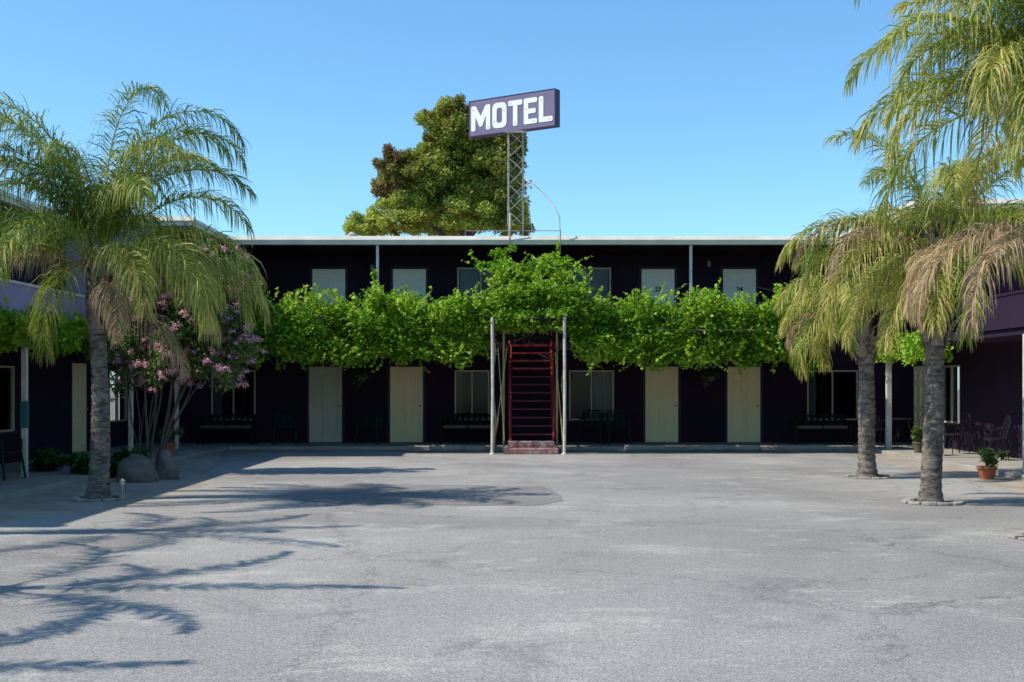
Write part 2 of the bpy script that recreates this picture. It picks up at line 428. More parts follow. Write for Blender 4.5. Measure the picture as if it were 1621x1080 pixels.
def fascia_prof(mb, p, q, outv):
    prof=[(0.0,5.13),(0.05,5.13),(0.06,5.22),(0.09,5.23),(0.085,5.25),(0.0,5.345),(-0.04,5.35),(-0.15,5.35),(-0.12,5.13)]
    n=len(prof); i=len(mb.v)
    for e in (p,q):
        for a,z in prof: mb.v.append((e[0]+outv[0]*a, e[1]+outv[1]*a, z))
    for k in range(n):
        b_=(k+1)%n; mb.f.append((i+k,i+b_,i+n+b_,i+n+k))
    mb.f.append(tuple(i+k for k in range(n))); mb.f.append(tuple(i+n+k for k in reversed(range(n))))
fa = MB(); fascia_prof(fa,(-7.1,30.0),(8.1,30.0),(0,-1)); fa.build("fascia", M['white'], rf)
so = MB(); so.box(-7.1,8.1,30.13,YW,5.125,5.155); so.build("soffit", M['purple'], rf)
ba = MB(); ba.box(-7.1,8.1,30.2,YW-0.002,FZ-0.18,FZ); bal = ba.build("balcony", M['purple'], bld)
rl = MB()
rl.box(-7.1,-0.1,30.22,30.27,FZ+0.85,FZ+0.9); rl.box(1.1,8.1,30.22,30.27,FZ+0.85,FZ+0.9)
x=-7.05
while x<8.1:
    if not(-0.1<x<1.1): rl.box(x,x+0.025,30.235,30.26,FZ,FZ+0.85)
    x+=0.14
rl.build("railing", M['dark'], bal)
for x in (-3.37, 4.48):
    p = MB(); p.box(x-0.035,x+0.035,30.05,30.12,FZ-0.15,5.128); p.build("post", M['postwhite'], bld, bevel=0.005)

def wall_lamp(x,z):
    t = MB(); t.box(x-0.05,x+0.05,YW-0.02,YW-0.001,z-0.08,z+0.08); t.tube([(x,YW-0.02,z),(x,YW-0.12,z+0.05),(x,YW-0.16,z)],0.012,6)
    a = t.build("wall_lamp", M['black'], bld)
    t = MB(); t.lathe((x,YW-0.16,z-0.17),[(0.02,0),(0.05,0.03),(0.055,0.12),(0.03,0.17)],10); t.build("lamp_shade", M['curtain'], a, smooth=True)
wall_lamp(5.28,4.95); wall_lamp(-3.75,4.85); wall_lamp(-6.1,2.2)
t = MB(); t.box(4.95,5.25,YW-0.12,YW-0.002,3.95,4.12); t.build("meter_box", M['frame'], bld, bevel=0.01)

v = MB(); v.lathe((-4.2,31.5,5.34),[(0.06,0),(0.06,0.14),(0.13,0.16),(0.13,0.22),(0.03,0.30)],14)
o = v.build("roof_vent", M['steel']); tag(o,"small galvanised roof vent with conical cap","roof vent")
v = MB(); v.tube([(-3.0,33,5.34),(-3.0,33,5.75)],0.015,6); v.tube([(-3.5,33,5.72),(-2.3,33,5.6)],0.012,6)
for k in range(6):
    x=-3.4+0.2*k; v.tube([(x,32.75,5.71-0.02*k),(x,33.25,5.71-0.02*k)],0.008,5)
o = v.build("roof_antenna", M['steel']); tag(o,"thin metal television antenna lying low on the roof","antenna")

# ------------------------------------------------------------------ wings
def wing(side, xe, xw, yc, label):
    t = thing("motel_wing", (xw, 24, 0), label, "building", "side wings of the motel")
    a,b = sorted((xw, xw+side*0.2)); Y0=13.4
    if side<0:
        wins=[(22.2,23.9,0.7,2.0),(29.5,30.9,0.7,2.0),(16,17.5,0.7,2.0)]; doors=[27.45,20.6]
    else:
        wins=[(28.4,29.6,0.7,2.1),(22.5,24,0.7,2.0)]; doors=[31.2,20.5]
    ops=list(wins)
    for d in doors: ops.append((d-0.45,d+0.45,0.06,2.12))
    updoors=(27,21) if side>0 else (17.5,)
    for d in updoors: ops.append((d-0.45,d+0.45,FZ,FZ+2.06))
    m = MB(); cells(Y0, YW-0.003, 0, 5.1, ops, lambda p,q,c,d: m.box(a,b,p,q,c,d))
    o2 = xw+side*6
    a2,b2 = sorted((xw+side*0.2,o2)); m.box(a2,b2,Y0,Y0+.2,0,5.1); m.box(min(o2,o2+side*.2),max(o2,o2+side*.2),Y0,YW,0,5.155)
    a3,b3 = sorted((xw+side*1.6,xw+side*1.7)); m.box(a3,b3,Y0+.2,YW,0,5.155)
    m.build("wall", M['purple'], t)
    rz = math.pi/2 if side<0 else -math.pi/2
    for q in wins: make_window(t, (xw+side*0.03,(q[0]+q[1])/2,q[2]), rz, q[1]-q[0]-0.01, q[3]-q[2]-0.005, (0.0,0.4), 2)
    for d in doors: make_door(t, (xw+side*0.03,d,0.085), rz, M['cream'])
    for d in updoors: make_door(t, (xw+side*0.03,d,FZ+0.01), rz, M['palegrey'])
    xr = xw - side*0.15
    r = MB(); p,q = sorted((xe+side*0.13,o2)); r.box(p,q,yc+0.1,29.85,5.16,5.34); p2,q2 = sorted((xr+side*0.13,o2)); r.box(p2,q2,Y0-0.4,yc+0.096,5.16,5.34)
    if side<0: r.box(o2,-7.125,29.853,40.5,5.16,5.34)
    else: r.box(8.125,o2,29.853,40.5,5.16,5.34)
    rr = r.build("roof", M['roofing'], t)
    f = MB()
    fascia_prof(f,(xe,yc),(xe,29.94),(-side,0)); fascia_prof(f,(xe-side*0.08,yc),(xr,yc),(0,-1)); fascia_prof(f,(xr,Y0-0.5),(xr,yc-0.02),(-side,0)); fascia_prof(f,(xr-side*0.08,Y0-0.5),(o2,Y0-0.5),(0,-1))
    f.build("fascia", M['white'], rr)
    e = MB(); p6,q6 = sorted((xe+side*0.9, xw-side*0.003)); e.box(p6,q6,yc+0.1,yc+0.25,FZ+0.003,5.09); e.build("end_wall", M['lavender'] if side<0 else M['purple'], t)
    s = MB(); xb = xe+side*1.0; p7,q7 = sorted((xb, xw-side*0.003)); s.box(p7,q7,Y0,30.15,FZ-0.18,FZ); bb=s.build("balcony", M['purple'], t)
    s = MB(); p8,q8 = sorted((xb-side*0.003, xb-side*0.06)); s.box(p8,q8,Y0,24.0,FZ-0.05,FZ+0.55); s.build("parapet", M['lavender'] if side<0 else M['purple'], bb)
    s = MB(); p9,q9 = sorted((xb+side*0.01, xb-side*0.08)); s.box(p9,q9,Y0,24.0,FZ+0.553,FZ+0.60); s.build("coping", M['white'] if side<0 else M['purple'], bb)
    for y in (15.5,19.95,25.5,29.0) if side<0 else (16.5,21.2,25.5,29.0):
        hw_=0.045 if side<0 else 0.06
        s = MB(); s.box(xb-hw_,xb+hw_,y-hw_,y+hw_,0.0 if side>0 else 0.082,FZ-0.182); s.build("post", M['postwhite'], t, bevel=0.008)
        if side<0 and abs(y-19.95)<0.1:
            s = MB(); s.box(xb-0.055,xb+0.055,y-0.055,y+0.055,0.9,1.35); s.build("painted_band", M['teal'], t, bevel=0.005)
    return t
wing(-1, -7.1, -9.9, 26.5, "two-storey purple motel wing with covered walkway and lavender parapet")
wing(1, 8.1, 10.6, 24.0, "two-storey purple motel wing with white-edged roof corner and cream posts")

# ------------------------------------------------------------------ stairs
st = thing("staircase", (0.47,28.0,0), "steep maroon steel staircase with open treads up to balcony", "staircase")
b = MB(); b.box(-0.2,1.08,27.98,28.4,0.005,0.15); b.box(-0.1,1.0,28.2,28.55,0.153,0.30); b.build("base_step", M['redchip'], st, bevel=0.02)
y0,z0,y1,z1 = 28.35,0.33,30.18,2.68
for x in (-0.03,0.97):
    s = MB(); s.beam((x,y0,z0-0.05),(x,y1,z1-0.1),0.04,0.18); s.build("stringer", M['maroon'], st)
for k in range(12):
    f=(k+0.6)/12; y=y0+(y1-y0)*f; z=z0+(z1-z0)*f
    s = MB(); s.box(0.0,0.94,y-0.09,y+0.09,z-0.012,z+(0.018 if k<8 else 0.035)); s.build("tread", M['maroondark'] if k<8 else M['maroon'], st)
for x in (-0.06,1.0):
    s = MB(); s.tube([(x,y0,z0+0.85),(x,y1,z1+0.9)],0.02,8)
    s.tube([(x,y0,z0+0.45),(x,y1,z1+0.5)],0.014,8)
    for f in (0.02,0.35,0.68,0.98):
        s.tube([(x,y0+(y1-y0)*f,z0+(z1-z0)*f-0.05),(x,y0+(y1-y0)*f,z0+(z1-z0)*f+0.87)],0.016,6)
    s.build("handrail", M['maroon'], st)

pg = thing("pergola", (0.4,28.0,0), "wooden and pipe vine pergola carried on slim white posts", "pergola")
for x in (-0.46,1.22):
    s = MB(); s.tube([(x,27.95,0.0),(x+0.01,27.96,1.5),(x,27.95,3.2)],0.036,8); s.lathe((x,27.95,0.004),[(0.07,0),(0.06,0.03),(0.04,0.04)],10); s.build("post", M['postwhite'], pg)
for x in (-0.20,1.07):
    s = MB(); s.tube([(x,28.6,0.0),(x,28.6,2.9)],0.026,8); s.build("post", M['yellow'], pg)
s = MB(); s.beam((-0.44,28.05,0.02),(-0.12,28.6,2.5),0.025,0.025); s.beam((-0.18,28.1,0.3),(-0.33,28.4,2.5),0.022,0.022); s.beam((1.2,28.0,0.15),(1.03,28.6,2.4),0.025,0.025); s.build("brace", M['yellow'], pg)
s = MB()
s.beam((-6.4,29.1,2.75),(7.1,29.1,2.75),0.05,0.09); s.beam((-6.4,29.6,2.8),(7.1,29.6,2.8),0.05,0.09); s.beam((-0.6,27.98,3.15),(1.4,27.98,3.15),0.05,0.06)
s.build("beam", M['dark'], pg)
s = MB()
x=-6.3
while x<7.1:
    s.beam((x,28.0 if -0.6<x<1.4 else 28.9,3.1 if -0.6<x<1.4 else 2.85),(x,30.18,2.85),0.04,0.06); x+=0.7
s.build("rafter", M['dark'], pg)
s = MB(); s.tube([(3.3,28.2,2.93),(4.6,28.22,2.91),(6.2,28.2,2.92)],0.008,6); s.build("wire", M['steel'], pg)

# ------------------------------------------------------------------ vines
def vine_obj(name, clusters, n, size, seed, label, loc, extra=None, shell=0.6):
    r_ = np.random.default_rng(seed)
    P, idx = cloud(clusters, n, r_, shell)
    base = r_.uniform(-0.2,0.2,len(clusters))
    ti = 0.54+base[idx]+r_.normal(0,0.2,n)
    if extra is not None:
        P = np.vstack([P, extra]); ti = np.concatenate([ti, 0.78+r_.normal(0,0.15,len(extra))])
    Q = leaf_quads(P, size, r_, 0.3, 1.0, 0.6)
    t = thing(name, loc, label, "climbing vine")
    quads_mesh("foliage", Q, ti, M['vine'], t)
    return t
r_ = np.random.default_rng(21)
cl=[]
x=-6.35
while x<7.15:
    top = 3.72+0.14*math.sin(x*1.7)+0.10*math.sin(x*4.1+1)+0.08*math.sin(x*9)+0.35*math.exp(-((x-0.5)/1.6)**2)
    if x<-5.6: top -= 0.25
    bot = 2.12+0.10*math.sin(x*2.3+2)+0.14*math.sin(x*5.3)
    if -0.75<x<1.35: bot = 2.85
    elif -1.3<x<1.8: bot = 2.4
    for k in range(8):
        rr = r_.uniform(0.14,0.36)
        z = bot+rr*0.6+(top-bot-rr*1.2)*((k+r_.uniform(0,1))/8)
        y = r_.uniform(28.35,29.6)
        if k%2==0: y=r_.uniform(28.2,28.7)
        cl.append((x+r_.normal(0,0.14), y, z, rr*1.15, rr, rr*0.85))
    x+=0.22
for k in range(60):
    f = r_.uniform(0,1)
    z = 3.5+f*1.35; cx_ = -0.15 if k%2 else 0.95; hw = 0.95*(1-f**0.9*0.72)
    xx = (0.5*(1-f)+cx_*f)+r_.uniform(-hw,hw)
    rr = r_.uniform(0.10,0.26); cl.append((xx, r_.uniform(28.6,29.7), z, rr*1.2, rr, rr*0.85))
for k in range(22):
    cl.append((r_.uniform(-0.8,1.5), r_.uniform(27.95,28.4), r_.uniform(3.12,3.4), 0.22,0.2,0.16))
cl += [(-0.3,29.1,4.8,0.28,0.3,0.16),(0.0,29.2,4.95,0.16,0.2,0.12),(1.25,29.2,4.6,0.3,0.3,0.16),(-0.75,29.2,4.55,0.2,0.2,0.14),
       (-3.35,29.5,3.95,0.14,0.14,0.3),(-2.7,29.2,3.8,0.3,0.25,0.2),(1.15,29.8,5.1,0.06,0.06,0.3),(-3.4,29.7,4.3,0.08,0.08,0.22),(4.9,29.4,3.75,0.3,0.25,0.15)]
ex=[]
for k in range(600):
    x=r_.uniform(-6.4,7.1); up = r_.uniform()<0.55
    y=r_.uniform(28.0,29.2); L=r_.uniform(0.15,0.5); z0_=r_.uniform(2.3,2.8) if not up else r_.uniform(3.1,3.65)
    if -0.6<x<1.4 and not up: z0_=3.0; L*=0.4
    if -0.8<x<1.8 and up: z0_=r_.uniform(3.6,4.6); L*=0.8
    dx=r_.normal(0,0.3)
    for j in range(int(L*42)):
        f=j/(L*42); ex.append((x+dx*f+0.08*math.sin(f*4+k)+r_.normal(0,0.02), y-0.15*f+r_.normal(0,0.03), z0_+(L*f if up else -L*f)))
vt = vine_obj("climbing_vine", cl, 74000, 0.09, 5, "lush bright green grape vine trained along the balcony pergola", (0.4,28.6,0), np.array(ex))
s = MB()
for k in range(60):
    x=r_.uniform(-6.2,7.0); y=r_.uniform(28.3,29.6); z=r_.uniform(2.3,3.3)
    pts=[(x,y,z)]
    for j in range(5):
        x+=r_.normal(0,0.2); y+=r_.normal(0,0.08); z+=r_.normal(0,0.15); pts.append((x,y,max(2.2,z)))
    s.tube(pts,[0.014,0.013,0.011,0.009,0.007,0.004],5)
for x in (-0.43,1.2):
    s.tube([(x,28.05,0),(x+0.06,28.03,0.8),(x-0.03,28.05,1.6),(x+0.04,28.1,2.4),(x,28.4,3.0)],[0.03,0.025,0.022,0.02,0.015],6)
s.build("stem", M['stem'], vt)["kind"]="stuff"
for side,xc,ya,yb,seed,lab in ((-1,-7.95,14,26.5,31,"green vine draped along lavender parapet above the walkway"),(1,8.9,25,29,33,"green vine hanging over the walkway edge between posts")):
    cl2=[]; y=ya
    while y<yb:
        for k in range(5):
            rr=r_.uniform(0.16,0.32); cl2.append((xc+r_.normal(0,0.12),y,2.5+r_.uniform(-0.28,0.25),rr,rr*1.2,rr*0.8))
        y+=0.35
    v2=vine_obj("climbing_vine", cl2, 18000 if side<0 else 2600, 0.09, seed, lab, (xc,(ya+yb)/2,2.2))
    s=MB(); s.tube([(xc,ya,2.45),(xc+0.1,(ya+yb)/2,2.5),(xc,yb,2.45)],0.02,5); s.build("stem", M['stem'], v2)

# ------------------------------------------------------------------ sign
sg = thing("motel_sign", (0.1,31.0,5.34), "purple MOTEL sign with white block letters on lattice tower", "sign")
P0 = Vector((-1.13,31.7,8.18)); U = Vector((2.21,-1.4,0)).normalized(); Nn = Vector((-1.4,-2.21,0)).normalized()
LW, LH = 2.616, 0.92
fn = lambda u,v,d: P0+U*u+Vector((0,0,v))+Nn*d
s = MB(); s.prism([(0,0),(LW,0),(LW,LH),(0,LH)], fn, 0.0, -0.22); sp = s.build("sign_panel", M['signface'], sg, bevel=0.006)
s = MB(); e=0.012
s.prism([(-e,-e),(LW+e,-e),(LW+e,-0.001),(-e,-0.001)], fn, 0.012,-0.24); s.prism([(-e,LH+0.001),(LW+e,LH+0.001),(LW+e,LH+e),(-e,LH+e)], fn, 0.012,-0.24)
s.prism([(LW+0.001,0),(LW+e,0),(LW+e,LH),(LW+0.001,LH)], fn, 0.012,-0.24); s.prism([(-e,0),(-0.001,0),(-0.001,LH),(-e,LH)], fn, 0.012,-0.24)
s.build("sign_frame", M['signedge'], sg)
H=0.66; zb=0.12; sw=0.135
def rounded(poly, rad=0.045, skip=()):
    out=[]; n=len(poly)
    for i in range(n):
        p=Vector(poly[i]); a=Vector(poly[i-1]); b_=Vector(poly[(i+1)%n])
        da=(a-p); db=(b_-p); r0=min(rad, da.length*0.45, db.length*0.45)
        cr=(p.x-a.x)*(b_.y-p.y)-(p.y-a.y)*(b_.x-p.x)
        if cr<=0: r0=min(r0,0.012)
        p1=p+da.normalized()*r0; p2=p+db.normalized()*r0
        for k in range(5):
            t_=k/4; q_=p1*(1-t_)**2+p*2*t_*(1-t_)+p2*t_**2; out.append((q_.x,q_.y))
    return out
def lettermesh(poly, u0):
    s = MB(); s.prism([(u0+x, zb+y) for x,y in rounded(poly)], fn, 0.010, 0.002)
    s.build("letter", M['letter'], sg)
Wm=0.60
lettermesh([(0,0),(sw,0),(sw,0.38),(Wm/2-0.04,0.10),(Wm/2+0.04,0.10),(Wm-sw,0.38),(Wm-sw,0),(Wm,0),(Wm,H),(Wm-sw-0.01,H),(Wm/2,0.38),(sw+0.01,H),(0,H)],0.07)
Wo=0.44
outer=rounded([(0,0),(Wo,0),(Wo,H),(0,H)],0.15); inner=rounded([(sw,sw),(Wo-sw,sw),(Wo-sw,H-sw),(sw,H-sw)],0.07)
s = MB(); nn_=len(outer)
for ring,d in ((outer,0.010),(inner,0.010),(outer,0.002),(inner,0.002)):
    for x,y in ring: s.v.append(tuple(fn(0.735+x,zb+y,d)))
for j in range(nn_):
    a=j; b2=(j+1)%nn_; n1=nn_
    s.f += [(a,b2,n1+b2,n1+a),(2*n1+b2,2*n1+a,3*n1+a,3*n1+b2),(a,2*n1+a,2*n1+b2,b2),(n1+a,n1+b2,3*n1+b2,3*n1+a)]
s.build("letter", M['letter'], sg)
Wt=0.43; lettermesh([(Wt/2-sw/2,0),(Wt/2+sw/2,0),(Wt/2+sw/2,H-sw),(Wt,H-sw),(Wt,H),(0,H),(0,H-sw),(Wt/2-sw/2,H-sw)],1.225)
We=0.40; lettermesh([(0,0),(We,0),(We,0.125),(sw,0.125),(sw,0.265),(We-0.04,0.265),(We-0.04,0.39),(sw,0.39),(sw,H-0.125),(We,H-0.125),(We,H),(0,H)],1.70)
Wl=0.41; lettermesh([(0,0),(Wl,0),(Wl,0.13),(sw,0.13),(sw,H),(0,H)],2.15)
s = MB()
for (u,v_) in ((0.13,0.68),(0.60,0.2),(0.80,0.3),(1.10,0.55),(1.44,0.2),(1.29,0.71),(1.77,0.5),(2.0,0.18),(2.22,0.68),(2.47,0.18)):
    cc=fn(u,v_,0.0105); s.tube([tuple(cc),tuple(cc+Nn*0.008)],0.012,8)
s.build("bolt", M['rust'], sg)["kind"]="stuff"
s = MB(); xa,xb_,ya,yb=-0.09,0.28,30.88,31.15; zt=8.16
for (x,y) in [(xa,ya),(xb_,ya),(xb_,yb),(xa,yb)]: s.beam((x,y,5.35),(x,y,zt+ (0.25 if y>31 else 0)),0.042 if x==xa else 0.032)
n=7
for j in range(n):
    za=5.75+(zt-5.75)*j/n; zc=5.75+(zt-5.75)*(j+1)/n
    A,B=(xa,xb_) if j%2 else (xb_,xa)
    s.beam((A,ya-0.02,za),(B,ya-0.02,zc),0.022); s.beam((B,yb+0.02,za),(A,yb+0.02,zc),0.018)
    s.beam((xa-0.02,ya,za),(xa-0.02,yb,zc),0.018); s.beam((xb_+0.02,yb,za),(xb_+0.02,ya,zc),0.018)
s.beam((xa-0.1,ya-0.05,zt-0.03),(xb_+0.1,ya-0.05,zt-0.03),0.05,0.05)
s.build("tower", M['steel'], sg)
s = MB(); s.beam((-1.2,30.8,5.58),(1.25,30.8,5.58),0.018); s.beam((-1.2,30.8,5.35),(-1.2,30.8,5.58),0.018); s.beam((1.25,30.8,5.35),(1.25,30.8,5.58),0.018)
s.beam((0.28,30.85,7.0),(0.52,30.8,5.6),0.02); s.build("base_frame", M['steel'], sg)
s = MB(); s.tube([(0.33,30.85,6.9),(0.6,30.7,6.72),(0.85,30.5,6.45),(1.05,30.2,6.15),(1.18,29.88,5.8),(1.2,29.85,5.3),(1.2,29.85,4.9)],0.016,8); s.tube([(-0.05,29.88,5.9),(-0.05,29.88,4.9)],0.022,8); s.build("conduit", M['steel'], sg, smooth=True)

# ------------------------------------------------------------------ palms
def frond(r_, p0, az, e0, L, droop, ll, tint, grav=0.5, m=125, wid=0.017, dead=False):
    n=30; t=np.linspace(0,1,n)
    pw_=1.55 if droop<2.25 else 2.3
    e=e0-droop*t**pw_; a=az+r_.normal(0,0.22)*t**1.5
    d=np.stack([np.cos(e)*np.cos(a),np.cos(e)*np.sin(a),np.sin(e)],1)
    pts=np.array(p0)+np.vstack([[0,0,0],np.cumsum(d[:-1]*L/(n-1),0)])
    Q=[];T=[]
    sd=np.array([-math.sin(az),math.cos(az),0]); nrmr=np.cross(d,sd)*-1
    nrmr*=np.where(nrmr[:,2:3]<0,-1,1)
    w=0.034*(1-t*0.85)
    for vec in (np.tile(sd,(n,1)),nrmr):
        A=pts-vec*w[:,None]/2; B=pts+vec*w[:,None]/2
        Q.append(np.stack([A[:-1],B[:-1],B[1:],A[1:]],1)); T.append(np.full(n-1,0.82 if not dead else 0.6))
    tt=np.linspace(0.16,0.995,m)
    for s_ in (-1,1):
        tj=np.clip(tt+r_.normal(0,0.006,m),0.1,1)
        p=np.stack([np.interp(tj,t,pts[:,k]) for k in range(3)],1)
        f=norm(np.stack([np.interp(tj,t,d[:,k]) for k in range(3)],1))
        nn=norm(np.stack([np.interp(tj,t,nrmr[:,k]) for k in range(3)],1))
        lift=r_.uniform(-0.4,1.15,m)[:,None]
        d0=s_*sd*np.cos(lift)+nn*np.sin(lift)
        fw=0.6+0.8*tj[:,None]**2
        dd=norm(d0+f*fw+r_.normal(0,0.13,(m,3)))
        l=(ll*(1-0.75*((tj-0.42)/0.62)**2)*r_.uniform(0.7,1.15,m))[:,None]
        l=np.maximum(l,0.14)
        down=np.array([0,0,-1.0])
        g_=grav*r_.uniform(0.5,1.6,(m,1))
        d1=dd; d2=norm(d1+down*g_); d3=norm(d2+down*g_*1.4); d4=norm(d3+down*g_*1.6)
        q0=p; q1=q0+d1*l*0.27; q2=q1+d2*l*0.27; q3=q2+d3*l*0.25; q4=q3+d4*l*0.21
        wv=f+r_.normal(0,0.5,(m,3)); wv=norm(wv-dd*np.sum(wv*dd,1,keepdims=True))*wid*r_.uniform(0.7,1.2,(m,1))
        tn=tint+r_.normal(0,0.15,m)+0.15*(tj-0.5)
        for (qa,qb,wa,wb,dt) in ((q0,q1,0.5,1.0,-.04),(q1,q2,1.0,0.95,0),(q2,q3,0.95,0.65,.03),(q3,q4,0.65,0.12,.12)):
            Q.append(np.stack([qa-wv*wa/2,qa+wv*wa/2,qb+wv*wb/2,qb-wv*wb/2],1)); T.append(tn+dt)
    return np.vstack(Q), np.concatenate(T)
D=math.radians
def palm(x,y,h,seed,label,lean=(0,0),r0=0.145,r1=0.115,rt=0.165,nf=26,L=2.9,ll=0.6,tint=0.5,dead=(),custom=None,boots=1.0,emin=-5,emax=86,droop=1.35,grav=0.5,pw=1.1,wid=0.016):
    r_=np.random.default_rng(seed); emin=D(emin); emax=D(emax)
    T=thing("palm_tree",(x,y,0),label,"palm tree","palms around the courtyard")
    s=MB(); pts=[];rad=[]
    nseg=int(h/0.03); ph=r_.uniform(0,6)
    for k in range(nseg+1):
        f=k/nseg; z=h*f
        rr=r0+(r1-r0)*min(1,f*1.8)
        rr+=0.07*math.exp(-z/0.10)
        if z>h-boots: rr+= (rt-r1)*min(1,(z-(h-boots))/0.35)
        rr*=1+0.045*(1 if k%4==0 else -0.4)+r_.normal(0,0.018)+0.03*math.sin(z*3+ph)
        pts.append((x+lean[0]*f*f+0.02*math.sin(z*2+ph),y+lean[1]*f*f,z)); rad.append(rr)
    s.tube(pts,rad,22); s.build("trunk",M['trunk'],T,smooth=True,origin=(x,y,0))
    s=MB()
    nb=int(44*boots)
    for k in range(nb):
        f=k/nb; z=h-boots+boots*f; a=k*2.399+r_.normal(0,0.2); ff=z/h
        cx=x+lean[0]*ff*ff; cy=y+lean[1]*ff*ff; R=rt*0.93
        o=Vector((math.cos(a),math.sin(a),0)); sd=Vector((-math.sin(a),math.cos(a),0))
        b0=Vector((cx,cy,z))+o*R*0.8; Lb=r_.uniform(0.14,0.38); out=r_.uniform(0.03,0.16)
        p1=b0; p2=b0+o*out*0.5+Vector((0,0,Lb*0.6)); p3=b0+o*out+Vector((0,0,Lb))
        i=len(s.v)
        for pp_,w_,th in ((p1,0.09,0.03),(p2,0.05,0.03),(p3,0.025,0.02)):
            s.v += [tuple(pp_-sd*w_),tuple(pp_+o*th),tuple(pp_+sd*w_),tuple(pp_-o*th)]
        for q_ in (0,4):
            for j in range(4): s.f.append((i+q_+j,i+q_+(j+1)%4,i+q_+4+(j+1)%4,i+q_+4+j))
        s.f.append((i+8,i+9,i+10,i+11))
    s.build("leaf_base",M['boot'],T,origin=(x,y,h-boots))
    top=np.array([x+lean[0],y+lean[1],h])
    Q=[];TT=[]; fr=[]
    for k in range(nf):
        f=k/(nf-1)
        az=k*2.39996+r_.normal(0,0.2)
        e0=emax-f**pw*(emax-emin)+r_.normal(0,0.08)
        dr=min(2.24,droop*r_.uniform(0.8,1.25)+0.35*(1-abs(f-0.4)))
        fr.append((az,e0,L*r_.uniform(0.82,1.08)*(0.9+0.1*min(1,f*3)),dr,tint+r_.normal(0,0.14)+0.1*(f-0.5)))
    if custom: fr+=custom
    for az,e0,l_,dr,ti in fr:
        off=np.array([math.cos(az),math.sin(az),0])*0.08
        q,t_=frond(r_,top+off,az,e0,l_,dr,ll,ti,grav=grav,wid=wid); Q.append(q);TT.append(t_)
    quads_mesh("crown",np.vstack(Q),np.concatenate(TT),M['frond'],T)
    for dd_ in dead:
        az,e0,l_,dr=dd_[:4]; zo=dd_[4] if len(dd_)>4 else 0.07
        off=np.array([math.cos(az)*0.14,math.sin(az)*0.14,-zo])
        q,t_=frond(r_,top+off,az,e0,l_,dr,ll*0.8,0.5+r_.normal(0,0.12),grav=1.0,m=80,wid=0.014,dead=True)
        quads_mesh("dead_frond",q,t_,M['dead'],T)
    return T
palm(-5.83,16.95,3.35,101,"queen palm with arching green fronds and one dead frond hanging",L=2.85,nf=23,tint=0.56,emin=5,emax=88,pw=1.25,droop=1.75,ll=0.66,grav=0.75,wid=0.0155,
     custom=[(D(-12),D(82),3.6,2.9,0.35),(D(-50),D(84),3.5,2.6,0.4),(D(10),D(76),3.3,2.8,0.45),(D(30),D(82),3.3,2.7,0.4),(D(200),D(80),3.6,2.5,0.5),(D(170),D(74),3.6,2.4,0.6),(D(230),D(68),3.4,2.3,0.55),(D(185),D(58),3.3,2.3,0.6),
             (D(-10),D(32),2.8,2.1,0.75),(D(-30),D(12),2.4,1.9,0.85),(D(15),D(18),2.5,1.9,0.8),(D(0),D(-5),2.0,1.4,0.85),(D(-55),D(15),2.1,1.9,0.8)],
     dead=[(D(-60),D(20),1.7,2.2,0.5),(D(-25),D(-10),1.7,1.3,0.6),(D(185),D(25),2.4,1.7),(D(215),D(15),2.2,1.9)])
palm(-7.9,12.6,4.2,102,"tall queen palm with yellowish drooping fronds beside the lot",L=2.6,nf=9,tint=0.68,emin=15,ll=0.4)
palm(-7.2,8.9,3.7,103,"queen palm casting feathery shadow on the asphalt",L=2.9,nf=7,emin=25,ll=0.28,grav=0.25,wid=0.022)
palm(-7.6,6.1,3.7,107,"queen palm casting feathery shadow near the lot entrance",L=2.8,nf=6,emin=25,ll=0.28,grav=0.25,wid=0.022)
palm(5.72,16.35,3.5,104,"queen palm with rough grey trunk and shaggy olive crown",lean=(0.1,0),r0=0.14,r1=0.12,L=2.5,nf=16,tint=0.70,emin=-12,droop=1.7,boots=1.4,ll=0.56,grav=0.65,wid=0.0145,
     custom=[(D(190),D(-25),1.9,0.9,0.85),(D(250),D(-20),1.8,1.0,0.8),(D(220),D(-35),1.8,0.8,0.85),(D(185),D(30),2.4,1.7,0.75),(D(178),D(15),2.2,1.7,0.85),(D(-20),D(-10),2.0,1.1,0.8)],
     dead=[(D(180),D(40),2.2,2.0,0.15),(D(200),D(35),2.1,2.2,0.2),(D(-30),D(35),2.1,2.2,0.1),(D(-60),D(25),1.9,2.2,0.2),(D(240),D(20),1.7,2.2,0.3)])
palm(6.2,20.9,2.95,105,"shorter queen palm with drooping fronds on stone ring",lean=(-0.12,0),r0=0.155,r1=0.13,L=1.85,nf=15,tint=0.72,droop=2.1,emin=-5,emax=75,grav=0.7,ll=0.52,dead=[(D(170),D(10),1.5,2.0)])
palm(5.64,12.6,4.55,106,"tall queen palm with long sunlit fronds and orange dead frond",lean=(0.05,0),L=2.5,nf=24,tint=0.66,emin=5,boots=1.8,droop=1.75,grav=0.72,ll=0.62,wid=0.015,
     custom=[(D(185),D(84),3.0,2.4,0.45),(D(170),D(72),2.9,2.3,0.6),(D(215),D(66),2.7,2.3,0.7),(D(195),D(45),2.3,2.2,0.7),(D(240),D(80),2.9,2.3,0.5),(D(150),D(82),3.0,2.3,0.5),(D(200),D(78),3.1,2.3,0.55),(D(225),D(35),2.1,2.2,0.8),
             (D(180),D(20),2.0,1.8,0.75),(D(240),D(15),2.0,1.8,0.7),(D(260),D(30),2.1,2.0,0.6),(D(-60),D(30),2.1,2.0,0.6),(D(280),D(70),2.7,2.2,0.55)],
     dead=[(D(190),D(0),1.9,1.6,1.3),(D(215),D(-5),1.8,1.6,1.35),(D(172),D(5),1.8,1.7,1.3)])

